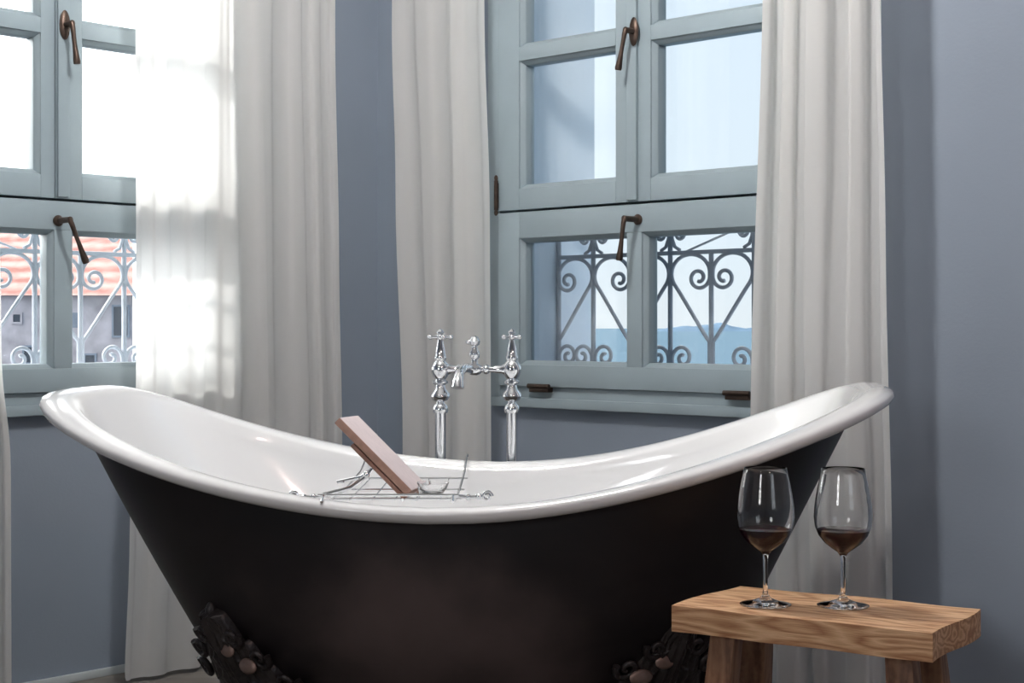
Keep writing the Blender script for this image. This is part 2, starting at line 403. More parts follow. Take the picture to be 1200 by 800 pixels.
# rear windows (behind the camera)
def rear_window(name, base, rz, x0, x1, z0, z1, label):
    root = empty(name, base, rz); struct(root, label, 'window')
    w = MB(); rect_ring(w, x0+.002, x1-.002, z0+.002, z1-.002, 0.07, 0.07, 0.09, 0.07, 0.02, 0.09)
    xm = (x0+x1)/2; w.box(xm-0.05, xm+0.05, 0.022, 0.088, z0+0.09, z1-0.07)
    for k in (1, 2):
        zz = z0+0.09 + (z1-z0-0.16)*k/3
        w.box(x0+0.07, xm-0.05, 0.03, 0.08, zz-0.02, zz+0.02); w.box(xm+0.05, x1-0.07, 0.03, 0.08, zz-0.02, zz+0.02)
    w.build('frame', 'window_paint', root, bevel=0.004)
    MB().box(x0+0.06, xm-0.045, 0.053, 0.057, z0+0.08, z1-0.06).build('pane', 'pane', root)
    MB().box(xm+0.045, x1-0.06, 0.053, 0.057, z0+0.08, z1-0.06).build('pane', 'pane', root)
rear_window('window_3', P1, rzB+PI, -0.6, 0.2, 1.2, 2.3, 'wide high window in the rear wall')
rear_window('window_4', P2, rzA+PI, -0.6, 0.6, 0.9, 2.4, 'small window in the rear wall')

# ------------------------------------------------------------ balcony railings
def spiral(cx, cz, r0, r1, a0, turns, n=40, y=0.0):
    out = []
    for i in range(n+1):
        t = i/n; a = a0 + turns*2*PI*t; r_ = r0 + (r1-r0)*t**0.8
        out.append(Vector((cx + r_*math.cos(a), y, cz + r_*math.sin(a))))
    return out
def railing(base, rz, s, label, mt):
    """s = +1 for the right window's order of hearts, -1 for its mirror image"""
    y = 0.225; root = empty('balcony_railing', base + outn(Vector((math.cos(rz), math.sin(rz), 0)))*y + Vector((0,0,0.785)), rz)
    tag(root, label, 'railing', 'scrolled window railings')
    Z = -0.785
    xe = 0.4985
    for z, r_ in ((1.158, 0.006), (1.275, 0.009), (0.800, 0.007)):
        MB().box(-xe, xe, -r_, r_, z-r_+Z, z+r_+Z).build('rail', mt, root, bevel=0.0015)
    cs = [-0.500, -0.2135, 0.073, 0.3595]; bs = [-0.357, -0.070, 0.2165, 0.496]
    for x in cs[1:] + bs:
        MB().tube([(s*x, 0, 0.795+Z), (s*x, 0, (1.155 if x in cs else 1.272)+Z)], 0.0072, 8).build('bar', mt, root, smooth=True)
    MB().tube([(-s*0.494, 0, 0.795+Z), (-s*0.494, 0, 1.272+Z)], 0.0072, 8).build('bar', mt, root, smooth=True)
    def half(cx, d):
        def big(deg): return Vector((cx + d*0.0715 - d*0.067*math.cos(math.radians(deg)), 0, 1.098 + 0.055*math.sin(math.radians(deg))))
        def small(deg, q): return Vector((cx + d*0.043 - d*0.038*q*math.cos(math.radians(deg)), 0, 1.086 + 0.034*q*math.sin(math.radians(deg))))
        start = big(212); p0 = Vector((cx + d*0.006, 0, 0.905))
        pts = [Vector((cx + d*0.006, 0, 0.812)), p0]
        c1 = p0 + Vector((d*0.040, 0, 0.050)); c2 = start - Vector((d*0.034, 0, 0.042))
        for i in range(1, 10):
            t = i/10; q = p0*(1-t)**3 + c1*3*t*(1-t)**2 + c2*3*t*t*(1-t) + start*t**3; pts.append(q)
        pts += [big(212 - 12*i) for i in range(18)]
        pts += [small(-14*i, 1 - 0.72*(i/33)**0.9) for i in range(34)]
        pts = [Vector((s*p.x, 0, p.z + Z)) for p in pts]
        return pts
    for cx in cs:
        for d in (-1, 1):
            if abs(cx + d*0.07) > 0.5: continue
            MB().tube(half(cx, d), 0.0058, 8).build('heart_scroll', mt, root, smooth=True)
    for bx in bs[:3] + [-0.5, 0.496]:
        for d in (-1, 1):
            if abs(bx + d*0.04) > 0.5: continue
            # small scroll at the foot: rises beside the bar and curls over
            a0 = PI if d > 0 else 0
            pts = [Vector((bx + d*0.006, 0, 0.81)), Vector((bx + d*0.006, 0, 0.84))] + spiral(bx + d*0.044, 0.860, 0.038, 0.007, a0, -d*1.3, 26)
            MB().tube([Vector((s*p.x, 0, p.z + Z)) for p in pts], 0.0058, 8).build('foot_scroll', mt, root, smooth=True)
            if bx in (-0.5, 0.496): continue
            pts = [Vector((bx + d*0.034, 0, 1.166)), Vector((bx + d*0.016, 0, 1.176)), Vector((bx + d*0.0065, 0, 1.200)), Vector((bx + d*0.006, 0, 1.262))]
            pts2 = [Vector((bx + d*0.050, 0, 1.262)), Vector((bx + d*0.051, 0, 1.225))] + spiral(bx + d*0.033, 1.212, 0.018, 0.005, 0 if d > 0 else PI, -d*1.2, 22)
            for q in (pts, pts2):
                MB().tube([Vector((s*p.x, 0, p.z + Z)) for p in q], 0.0052, 8).build('crest_scroll', mt, root, smooth=True)
    MB().tube([(-s*0.02, 0.012, 1.163+Z), (s*0.30, 0.012, 1.268+Z)], 0.0035, 8).build('brace', mt, root, smooth=True)
    return root
railing(A0, rzA, -1, 'heart scroll iron railing outside the left window, lightened to look sunlit', 'iron_sunlit')
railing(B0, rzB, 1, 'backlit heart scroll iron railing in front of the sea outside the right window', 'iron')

# ------------------------------------------------------------ curtains
def curtain(label, base, u, rz, left, right, off, folds, amp, seed, bias=0.0, z0=0.012, z1=2.885):
    """left / right: lists of (picture row, column) the hem edges pass through, turned into metres on the curtain's plane"""
    rnd = random.Random(seed)
    def edge(lst, z):
        py = HY - F*(z-CAMZ)/4.3
        if py <= lst[0][0]: px = lst[0][1]
        elif py >= lst[-1][0]: px = lst[-1][1]
        else:
            for (ya, xa), (yb, xb) in zip(lst, lst[1:]):
                if ya <= py <= yb:
                    t = (py-ya)/(yb-ya); t = t*t*(3-2*t); px = xa + (xb-xa)*t; break
        return loc_of(px, base, u, off)
    nu, nz = folds*14, 44
    # irregular folds: phase warps along the cloth and drifts slowly with height
    ws = [rnd.uniform(0.6, 1.5) for _ in range(folds)]; tot = sum(ws); cum = [0]
    for w_ in ws: cum.append(cum[-1] + w_/tot)
    am = [rnd.uniform(0.55, 1.2) for _ in range(folds+1)]
    ph = [rnd.uniform(-1, 1) for _ in range(folds+1)]
    verts = []; faces = []
    for j in range(nz+1):
        z = z0 + (z1-z0)*j/nz; xl, xr = edge(left, z), edge(right, z)
        for i in range(nu+1):
            k = i//14; f_ = (i % 14)/14
            if i == nu: k, f_ = folds-1, 1.0
            s_ = cum[k] + (cum[k+1]-cum[k])*f_
            drift = 0.010*math.sin(2.1*z + 5*ph[min(k, folds)] ) * math.sin(PI*s_)
            A = amp*(am[k]*(1-f_) + am[k+1]*f_)*(0.85 + 0.25*math.sin(1.3*z + 3*ph[k]))
            yy = A*(-math.cos(2*PI*f_)) + 0.3*amp*math.sin(9*s_ + 1.2*z + seed)
            xx = xl + (xr-xl)*s_ + drift + 0.35*amp*math.sin(4*PI*f_)*(0.0 if i in (0, nu) else 1)
            verts.append((xx, off + yy, z))
    for j in range(nz):
        for i in range(nu):
            a = j*(nu+1)+i; faces.append((a, a+1, a+nu+2, a+nu+1))
    w = MB(); w.add(verts, faces)
    o = w.build('curtain', 'curtain', smooth=True, auto=False)
    md = o.modifiers.new('sub', 'SUBSURF'); md.levels = 1; md.render_levels = 1
    o.location = base; o.rotation_euler[2] = rz
    return tag(o, label, 'curtain', 'white window curtains')
curtain('wide white sunlit curtain at the left window, behind the left half of the tub', A0, uA, rzA, [(0,154),(440,156),(620,149),(800,143)], [(0,391),(300,396),(520,399)], -0.14, 7, 0.015, 3)
curtain('narrow cream curtain behind the chrome bath taps', B0, uB, rzB, [(0,463),(200,468),(520,477)], [(0,570),(250,576),(520,577)], -0.13, 3, 0.014, 5)
curtain('cream and beige curtain right of the sea view window, behind the wine glasses', B0, uB, rzB, [(0,897),(480,887),(760,889)], [(0,1036),(300,1041),(650,1048)], -0.13, 4, 0.027, 11)
curtain('sliver of white curtain at the far left edge below the left window', A0, uA, rzA, [(0,-150),(800,-130)], [(0,-12),(420,-3),(520,8),(800,9)], -0.13, 5, 0.024, 8)

# ------------------------------------------------------------ bathtub
TB = dict(a=0.8423, b=0.4896, yaw=-0.1266, cx=-0.0915, cy=3.1685, z0=0.63, dz=0.1967, pw=1.9155, n=3.637, nx=2.711, ds=0.0068, k=0.0577, dp=-0.2519)
def spow(v, e): return math.copysign(abs(v)**e, v)
def rim_z(x):
    u_ = max(-1, min(1, x/TB['a'])); return TB['z0'] + (TB['dz'] + TB['ds']*u_)*abs(u_)**(TB['pw'] + TB['dp']*u_)
def ring(a, b, n, nx, zf, seg=144):
    out = []
    for i in range(seg):
        # denser where the superellipse bends
        th = 2*PI*i/seg
        c, s_ = math.cos(th), math.sin(th)
        x = a*spow(c, 2/nx); y = b*spow(s_, 2/n)*(1 + TB['k']*x/a)
        xr = TB['a']*spow(c, 2/TB['nx'])
        out.append(Vector((x, y, zf(xr))))
    return out
tub = empty('bathtub', (TB['cx'], TB['cy'], 0), TB['yaw'])
tag(tub, 'double ended slipper bathtub, white enamel inside and aged dark outside, on claw feet', 'bathtub')
SEG = 144
def loft(rings, cap_end=True, cap_start=False):
    w = MB(); vs = [p for r_ in rings for p in r_]; fs = []; n = len(rings[0])
    for i in range(len(rings)-1):
        for k in range(n):
            k2 = (k+1) % n; fs.append((i*n+k, i*n+k2, (i+1)*n+k2, (i+1)*n+k))
    if cap_end: fs.append(tuple((len(rings)-1)*n + k for k in range(n)))
    w.add(vs, fs); return w
a, b_ = TB['a'], TB['b']
def shell_ring(v, inset, zb, lip):
    # v 0 at the lip, 1 at the floor of the tub
    aa = (a - 0.064)*(1-v) + 0.46*v
    bb = (b_ - 0.052)*(1 - 0.46*v**2.2)
    if v > 0.86:
        t = (v-0.86)/0.14; sh = 1 - 0.30*(1 - math.sqrt(max(0, 1-t*t)))
        aa *= sh; bb *= sh
    n = TB['n']*(1-v) + 2.3*v; nx = TB['nx']*(1-v) + 2.2*v
    return ring(aa - inset, bb - inset, n, nx, lambda x: (rim_z(x) - lip)*(1-v) + zb*v)
outer = [shell_ring(v, 0, 0.155, 0.022) for v in [0, .06, .12, .2, .3, .4, .5, .6, .7, .78, .84, .88, .92, .95, .975, .99, 1.0]]
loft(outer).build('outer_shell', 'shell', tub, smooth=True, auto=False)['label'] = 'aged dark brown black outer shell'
prof = [(.068, -.024), (.050, -.026), (.032, -.028), (.014, -.026), (.004, -.019), (0, -.010), (.003, -.003), (.012, .001), (.026, .002), (.042, .0), (.056, -.004), (.066, -.011), (.073, -.020)]
rr = [ring(a-i, b_-i, TB['n'], TB['nx'], (lambda d: (lambda x: rim_z(x)+d))(d)) for i, d in prof]
inner = [shell_ring(v, 0.017, 0.185, 0.032) for v in [.04, .1, .2, .3, .4, .5, .6, .7, .78, .84, .88, .92, .95, .975, .99, 1.0]]
loft(rr + inner).build('basin', 'enamel', tub, smooth=True, auto=False)['label'] = 'white enamel basin with rolled rim'
w = MB(); w.lathe([(0.001,0),(0.032,0),(0.034,0.002),(0.030,0.005),(0.012,0.005),(0.010,0.003),(0.001,0.003)], 24, (0.0, 0.0, 0.1855))
w.build('drain', 'chrome', tub, smooth=True)

from mathutils.bvhtree import BVHTree
_vs = [p for r_ in outer for p in r_]; _fs = []
for i in range(len(outer)-1):
    for k in range(SEG):
        k2 = (k+1) % SEG; _fs.append((i*SEG+k, i*SEG+k2, (i+1)*SEG+k2, (i+1)*SEG+k))
SHELL = BVHTree.FromPolygons([tuple(p) for p in _vs], _fs)
def claw_foot(sx, sy):
    """built for the near left corner, then mirrored"""
    w = MB(); w2 = MB()
    c = Vector((-0.428, -0.288, 0.0)); top = 0.418
    dirv = Vector((-0.58, -0.81, 0)).normalized(); side = Vector((-dirv.y, dirv.x, 0))
    def P(d, s_, z): return c + dirv*d + side*s_ + Vector((0, 0, z))
    def S(s_, z, lift):
        o = c + dirv*0.7 + side*s_ + Vector((0, 0, z)); h = SHELL.ray_cast(o, -dirv)
        if h[0] is None: return P(0.0, s_, z)
        n_ = h[1] if h[1].dot(dirv) > 0 else -h[1]
        return h[0] + n_*lift
    # leafy plate hugging the shell, scalloped along both edges and ribbed
    nu, nv = 48, 56; vs = []; fs = []
    for a_ in range(nv+1):
        v = a_/nv; z = top - 0.215*v
        half = 0.014 + 0.135*(v**0.72)
        for b2 in range(nu+1):
            u_ = b2/nu*2-1; au = abs(u_)
            sc = 1 + 0.17*abs(math.sin(5.2*PI*v))*au - 0.09*au
            zz = z - 0.045*au*au*math.sqrt(v) + 0.014*au*math.sin(10.4*PI*v)
            leaf = abs(math.sin(5.2*PI*v + 2.6*au))
            vein = 0.5 + 0.5*math.cos(9*PI*u_ + 4*v*math.copysign(1, u_))
            lift = 0.004 + 0.016*math.sqrt(max(0, 1-au**3)) + 0.013*leaf*au*(1-au**6) + 0.007*vein*(1-au) + 0.012*math.exp(-(u_/0.16)**2)
            if b2 in (0, nu) or a_ == 0: lift = -0.004
            vs.append(S(u_*half*sc, zz, lift))
    for a_ in range(nv):
        for b2 in range(nu):
            q = a_*(nu+1)+b2; fs.append((q, q+1, q+nu+2, q+nu+1))
    w.add(vs, fs)
    # cabriole leg, ball and claws
    k0 = S(0, 0.24, 0.0); kd = (k0 - c).dot(dirv)
    w.tube([P(kd-0.02,0,0.26), P(kd+0.005,0,0.235), P(kd+0.01,0,0.20), P(kd,0,0.15), P(kd-0.01,0,0.11), P(kd-0.008,0,0.08), P(kd+0.006,0,0.05), P(kd+0.02,0,0.03)],
           [0.040, 0.058, 0.060, 0.046, 0.033, 0.028, 0.033, 0.028], 16)
    w.ell(P(kd+0.035, 0, 0.036), (0.038, 0.038, 0.036))
    for k in (-1.1, -0.4, 0.4, 1.1):
        q = [P(kd+0.005, 0.012*k, 0.075), P(kd+0.035, 0.028*k, 0.082), P(kd+0.067, 0.034*k, 0.058), P(kd+0.073, 0.033*k, 0.030), P(kd+0.063, 0.030*k, 0.008)]
        w.tube(q, [0.013, 0.014, 0.012, 0.010, 0.005], 10)
    # rolled scrolls along the plate's edges and a bud at the tip
    for d in (-1, 1):
        for (s0, z0_, r0) in ((0.042, 0.374, 0.016), (0.084, 0.338, 0.019), (0.120, 0.292, 0.023)):
            sp = []; n3_ = 26
            for i in range(n3_):
                t = i/(n3_-1); an = PI*0.9 + t*2.7*PI; r_ = r0*(1-t) + 0.003
                sp.append(S(d*(s0 - r_*math.cos(an)), z0_ + r_*math.sin(an), 0.020))
            w.tube(sp, [0.0075 - 0.003*i/(n3_-1) for i in range(n3_)], 8)
    w.ell(S(0, top-0.003, 0.008), (0.011, 0.011, 0.019))
    RZ = Matrix.Rotation(math.atan2(dirv.y, dirv.x), 3, 'Z').to_euler()
    w2.ell(S(0.020, 0.352, 0.026), (0.007, 0.021, 0.014), RZ); w2.ell(S(0.058, 0.326, 0.030), (0.008, 0.025, 0.015), RZ)
    for mb in (w, w2): mb.v = [(p[0]*sx, p[1]*sy, p[2]) for p in mb.v]
    o = w.build('claw_foot', 'foot_iron', tub, smooth=True, auto=60)
    w2.build('boss', 'foot_worn', o, smooth=True)['label'] = 'worn bronze bosses'
for sx, sy in ((1, 1), (-1, 1), (1, -1), (-1, -1)): claw_foot(sx, sy)

# ------------------------------------------------------------ bath taps on standpipes
FY = 3.735
def XP(px, y=FY): return (px-CX)/F*y
def ZP(py, y=FY): return CAMZ - (py-HY)/F*y
xs = (XP(516), XP(600)); xmid = (xs[0]+xs[1])/2
fa = empty('bath_faucet', (xmid, FY, 0)); tag(fa, 'chrome freestanding bath tap set with two cross handles and a spout', 'faucet')
for X in xs:
    x = X - xmid
    zt = ZP(484)
    w = MB(); w.lathe([(0.034,0.0),(0.034,0.006),(0.022,0.014),(0.0142,0.022),(0.0132,0.03),(0.0132,zt),(0.0175,zt+0.001),(0.0195,zt+0.008),(0.017,zt+0.018),(0.010,zt+0.024),(0.0085,zt+0.030)], 28, (x,0,0))
    w.build('standpipe', 'chrome', fa, smooth=True)
    z = zt+0.028
    w = MB(); w.lathe([(0.009,z),(0.018,z+0.004),(0.0235,z+0.013),(0.022,z+0.020),(0.013,z+0.030),(0.011,z+0.040),(0.0185,z+0.045),(0.0185,z+0.049),(0.012,z+0.053),
                       (0.017,z+0.060),(0.0225,z+0.072),(0.0225,z+0.083),(0.017,z+0.094),(0.0125,z+0.099),(0.0145,z+0.103),(0.0145,z+0.109),(0.0125,z+0.112),(0.0105,z+0.128),(0.0065,z+0.146),(0.0055,z+0.152)], 28, (x,0,0))
    w.lathe([(0.013,0),(0.014,0.004),(0.010,0.012),(0.0085,0.03)], 20, (x + (0.014 if x < 0 else -0.014), 0, z+0.078), (1 if x < 0 else -1, 0, 0))
    w.build('valve_body', 'chrome', fa, smooth=True)
    zc = z+0.156; w = MB()
    w.ell((x,0,zc), (0.0095,0.0095,0.0085)); w.lathe([(0.006,0.007),(0.009,0.010),(0.009,0.013),(0.004,0.018),(0.0015,0.020)], 16, (x,0,zc))
    rot = 0.35 if x < 0 else 0.8
    for k in range(4):
        an = rot + k*PI/2; dv = Vector((math.cos(an), math.sin(an), 0)); c0 = Vector((x,0,zc))
        w.tube([c0+dv*0.006, c0+dv*0.014, c0+dv*0.022], [0.0042,0.0034,0.0044], 10); w.ell(c0+dv*0.0265, (0.0062,0.0062,0.0062))
    w.build('cross_handle', 'chrome', fa, smooth=True)
zb = z+0.078
w = MB(); w.tube([(xs[0]-xmid+0.02, 0, zb), (0.0,0,zb), (xs[1]-xmid-0.02,0,zb)], 0.0075, 14)
w.ell((-0.004,0,zb),(0.020,0.015,0.015)); w.ell((0.024,0,zb),(0.010,0.012,0.012)); w.ell((-0.040,0,zb),(0.010,0.013,0.013))
w.build('bridge', 'chrome', fa, smooth=True)
w = MB(); w.tube([(-0.012,0,zb),(-0.020,-0.03,zb+0.004),(-0.030,-0.07,zb+0.004),(-0.037,-0.10,zb-0.006),(-0.040,-0.118,zb-0.024),(-0.041,-0.122,zb-0.040)],[0.012,0.0115,0.011,0.0115,0.013,0.0155],16)
w.build('spout', 'chrome', fa, smooth=True)
xd = XP(556)-xmid
w = MB(); w.lathe([(0.013,0),(0.013,0.008),(0.008,0.014),(0.0075,0.024),(0.0125,0.030),(0.0125,0.042),(0.0075,0.048),(0.007,0.056),(0.012,0.060),(0.014,0.068),(0.009,0.078),(0.003,0.081)], 22, (xd,0,zb))
w.ell((xd-0.013,0,zb+0.066),(0.009,0.006,0.006))
w.build('diverter', 'chrome', fa, smooth=True)

# ------------------------------------------------------------ caddy across the tub, its reading rest and the book
def TL(X, Y, Z=0):  # world -> kept as world coordinates
    return Vector((X, Y, Z))
cad = empty('bath_caddy', (-0.24, 3.13, 0.64)); tag(cad, 'chrome wire bath caddy laid across the tub rim', 'bath caddy')
def C_(p): return Vector(p) - Vector((-0.24, 3.13, 0.64))
zr = 0.650
def near_y(X): return 2.735
for X in (-0.335, -0.105):
    w = MB(); w.tube([C_((X,2.715,0.641)), C_((X,2.735,zr-0.001)), C_((X,2.79,zr-0.004)), C_((X,2.86,zr-0.022)), C_((X,3.10,zr-0.028)), C_((X,3.42,zr-0.022)), C_((X,3.56,zr)), C_((X,3.62,zr)), C_((X,3.645,zr-0.006))], 0.0027, 10)
    w.build('side_rail', 'chrome', cad, smooth=True)
for Y, z in ((2.745, zr), (2.90, zr-0.024), (3.10, zr-0.028), (3.30, zr-0.025)):
    MB().tube([C_((-0.345,Y,z)), C_((-0.095,Y,z))], 0.0022, 8).build('crossbar', 'chrome', cad, smooth=True)
for k in range(5):
    X = -0.305 + 0.17*k/4
    MB().tube([C_((X,2.90,zr-0.026)), C_((X,3.30,zr-0.028))], 0.0014, 6).build('basket_wire', 'chrome', cad, smooth=True)
# scrolled arms and knobs at the near end
for sgn, X in ((-1, -0.335), (1, -0.105)):
    w = MB()
    pts = [C_((X, 2.80, 0.643)), C_((X+sgn*0.025, 2.80, 0.640)), C_((X+sgn*0.045, 2.80, 0.641))]
    w.tube(pts, 0.0035, 8); w.ell(pts[-1], (0.008, 0.006, 0.006)); w.ell(pts[1], (0.005, 0.005, 0.007))
    sp = spiral(0, 0, 0.010, 0.003, 0, 1.4, 20); w.tube([C_((X+sgn*0.060+p.x*sgn, 2.80, 0.642+p.z)) for p in sp], 0.0026, 8)
    w.build('scroll_end', 'chrome', cad, smooth=True)
# book rest: sloping frame with a wooden board
bl = Vector((-0.1905, 2.895, 0.640)); tl = Vector((-0.327, 2.905, 0.776)); wd = Vector((0.017, 0.17, -0.006))
ax = (tl-bl).normalized(); nrm = ax.cross(wd.normalized()).normalized()
if nrm.z < 0: nrm = -nrm
def slab(w, o, l0, l1, w0, w1, t0, t1):
    vs = [o + ax*l + wd*w_ + nrm*t for t in (t0, t1) for w_ in (w0, w1) for l in (l0, l1)]
    return w.add(vs, [(0,2,3,1),(4,5,7,6),(0,1,5,4),(2,6,7,3),(0,4,6,2),(1,3,7,5)])
OFF = C_((0,0,0))
w = slab(MB(), bl+OFF, 0.0, 0.140, -0.02, 0.98, -0.0200, -0.0125); w.build('book_rest', 'rest_wood', cad, bevel=0.0012)['label'] = 'brown wooden book rest'
w = MB(); w.tube([C_((-0.348,2.84,0.640)), C_((-0.30,2.87,0.650)), C_((-0.275,2.885,0.668)), C_((-0.262,2.89,0.683))], 0.0038, 8); w.ell(C_((-0.272,2.885,0.672)), (0.006,0.006,0.008))
w.build('rest_strut', 'chrome', cad, smooth=True)
w = MB(); w.tube([C_((-0.348,3.07,0.640)), C_((-0.30,3.07,0.650)), C_((-0.275,3.06,0.668)), C_((-0.258,3.06,0.690))], 0.0038, 8)
w.build('rest_strut', 'chrome', cad, smooth=True)
w = MB(); q0 = bl - nrm*0.02; 
w.tube([q0+OFF-Vector((0,0.012,0)), q0+OFF+wd*1.05], 0.003, 8)
for t in (0.1, 0.9):
    s0 = q0 + wd*t; w.tube([s0+OFF, s0+OFF+Vector((0.022,0,-0.003)), s0+OFF+Vector((0.028,0,0.008)), s0+OFF+Vector((0.026,0,0.022))], 0.0026, 8)
w.build('ledge', 'chrome', cad, smooth=True)

book = empty('book', tuple(bl)); tag(book, 'pink grey hardback book with a copper spine leaning on the bath caddy', 'book')
Z0 = Vector((0,0,0))
slab(MB(), Z0, 0.0, 0.192, 0.0, 1.0, 0.0015, 0.004).build('front_cover', 'cover_pink', book, bevel=0.0008)['label'] = 'pink grey front cover'
slab(MB(), Z0, 0.0, 0.192, 0.0, 1.0, -0.0105, -0.0085).build('back_cover', 'cover_copper', book, bevel=0.0008)
slab(MB(), Z0, 0.004, 0.188, 0.0, 0.975, -0.0084, 0.0014).build('page_block', 'paper', book)
slab(MB(), Z0, 0.0, 0.192, -0.022, -0.001, -0.0105, 0.004).build('spine', 'cover_copper', book, bevel=0.0035)['label'] = 'copper coloured spine'

# small glass dish on the caddy beside the book
w = MB(); w.lathe([(0.001,0.0),(0.018,0.0),(0.020,0.002),(0.026,0.010),(0.031,0.022),(0.0295,0.022),(0.024,0.011),(0.017,0.004),(0.001,0.0035)], 32, cap=False, c=(0,0,0))
d = w.build('soap_dish', 'glass', smooth=True, weld=True, auto=60); d.location = (-0.150, 2.935, 0.6315); d.scale = (1.0, 1.25, 1.0)
tag(d, 'small clear glass dish on the caddy at the foot of the book', 'dish')

# ------------------------------------------------------------ stool
K = 0.86
FL = Vector((0.2877, 2.77, 0))*K; FR = Vector((0.683, 2.51, 0))*K
ex = (FR-FL).normalized(); ey = Vector((-ex.y, ex.x, 0)); LS = 0.474*K; WS = 0.262*K; ZT = 0.520; TK = 0.047*K
rzs = math.atan2(ex.y, ex.x); mid = FL + ex*LS/2 + ey*WS/2
st = empty('stool', (mid.x, mid.y, 0), rzs); tag(st, 'small rustic oak stool carrying the two wine glasses', 'stool')
nx_, ny_ = 40, 14; w = MB(); vs = []; fs = []
def top_xy(i, j):
    u_, v_ = i/nx_*2-1, j/ny_*2-1
    x, y = u_*LS/2, v_*WS/2
    if v_ > 0: y += v_*(0.006*math.sin(5*u_+1.2) - 0.010*max(0, -u_-0.72)/0.28*1.0)
    if v_ < 0: y += -v_*0.0025*math.sin(7*u_)
    x += 0.004*math.sin(3*v_)*abs(u_) + (0.012*max(0, v_) if u_ < -0.9 else 0)
    return x, y
for lev in (0, 1):
    for j in range(ny_+1):
        for i in range(nx_+1):
            x, y = top_xy(i, j); z = ZT if lev else ZT-TK
            if lev: z += 0.0012*math.sin(13*x+3)*math.cos(21*y)
            vs.append((x, y, z))
n1_ = (nx_+1)*(ny_+1)
for j in range(ny_):
    for i in range(nx_):
        q = j*(nx_+1)+i; fs.append((q, q+nx_+1, q+nx_+2, q+1)); fs.append((n1_+q, n1_+q+1, n1_+q+nx_+2, n1_+q+nx_+1))
per = [i for i in range(nx_)] + [nx_ + j*(nx_+1) for j in range(ny_)] + [ny_*(nx_+1) + i for i in range(nx_, 0, -1)] + [j*(nx_+1) for j in range(ny_, 0, -1)]
for k in range(len(per)):
    p, q = per[k], per[(k+1) % len(per)]; fs.append((p, q, n1_+q, n1_+p))
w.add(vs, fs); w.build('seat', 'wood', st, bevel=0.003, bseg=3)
for sx in (-1, 1):
    for sy in (-1, 1):
        xt, yt = sx*0.160*K, sy*0.062*K; xb, yb = sx*0.215*K, sy*0.115*K
        pa = []; rings_ = []
        w = MB(); vs = []; fs = []
        for k in range(9):
            t = k/8; z = (ZT-TK-0.0005)*(1-t)
            x = xt + (xb-xt)*t; y = yt + (yb-yt)*t + (0.004*math.sin(3*t*PI+sx))
            hx = 0.0225 + 0.002*math.sin(5*t+sy); hy = 0.018
            vs += [(x-hx, y-hy, z), (x+hx, y-hy, z), (x+hx, y+hy, z), (x-hx, y+hy, z)]
        for k in range(8):
            for e in range(4):
                e2 = (e+1) % 4; fs.append((k*4+e, k*4+e2, (k+1)*4+e2, (k+1)*4+e))
        fs += [(3,2,1,0), (32,33,34,35)]
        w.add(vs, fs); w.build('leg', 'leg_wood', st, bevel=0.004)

# ------------------------------------------------------------ wine glasses
def make_glass(x, y, label, hw):
    g = empty('wine_glass', (x, y, ZT+0.0012)); g.scale = (K, K, K); tag(g, label, 'wine glass', 'glasses of red wine on the stool')
    Rm = 0.0515; t_ = 0.0011
    outer = [(0.001,0.0),(0.020,0.0),(0.038,0.0),(0.0455,0.0012),(0.0460,0.0022),(0.040,0.0042),(0.024,0.0075),(0.010,0.0130),(0.0052,0.020),(0.0040,0.035),(0.0038,0.060),(0.0042,0.080),(0.0056,0.090),(0.0105,0.0965),
             (0.021,0.1035),(0.033,0.1130),(0.0435,0.1265),(0.0495,0.142),(Rm,0.158),(0.0505,0.175),(0.0478,0.195),(0.0440,0.215),(0.0395,0.236),(0.0378,0.2455)]
    inner = [(0.0370,0.2457),(0.0385,0.236),(0.0429,0.215),(0.0467,0.195),(0.0494,0.175),(Rm-t_,0.158),(0.0483,0.142),(0.0423,0.1273),(0.0318,0.1140),(0.0200,0.1050),(0.0095,0.0995),(0.0030,0.0980),(0.0006,0.0978)]
    w = MB(); w.lathe(outer + inner, 56)
    o = w.build('glass_body', 'glass', g, smooth=True, auto=70)
    prof = [(0.0006,0.0975),(0.0031,0.0977),(0.0097,0.0992),(0.0202,0.1047),(0.0321,0.1137),(0.0426,0.1271)]
    pr = [p for p in prof if p[1] < hw]; 
    # find the inside radius at the wine level
    zi = sorted(inner, key=lambda p: p[1]); rl = 0.04
    for (ra, za), (rb, zb_) in zip(zi, zi[1:]):
        if za <= hw <= zb_: rl = ra + (rb-ra)*(hw-za)/(zb_-za)
    pr += [(rl+0.0003, hw-0.0004), (rl-0.0006, hw), (0.001, hw)]
    w = MB(); w.lathe(pr, 56); w.build('wine', 'wine', g, smooth=True, auto=50)['label'] = 'dark red wine'
    return g
def gpos(px, py):
    d = (CAMZ-ZT)*F/(py-HY); return (px-CX)/F*d, d
x, y = gpos(897, 709.5); make_glass(x, y, 'left wine glass, standing in front of the dark bathtub', 0.1365)
x, y = gpos(988, 711); make_glass(x, y, 'right wine glass, standing in front of the curtain', 0.1365)

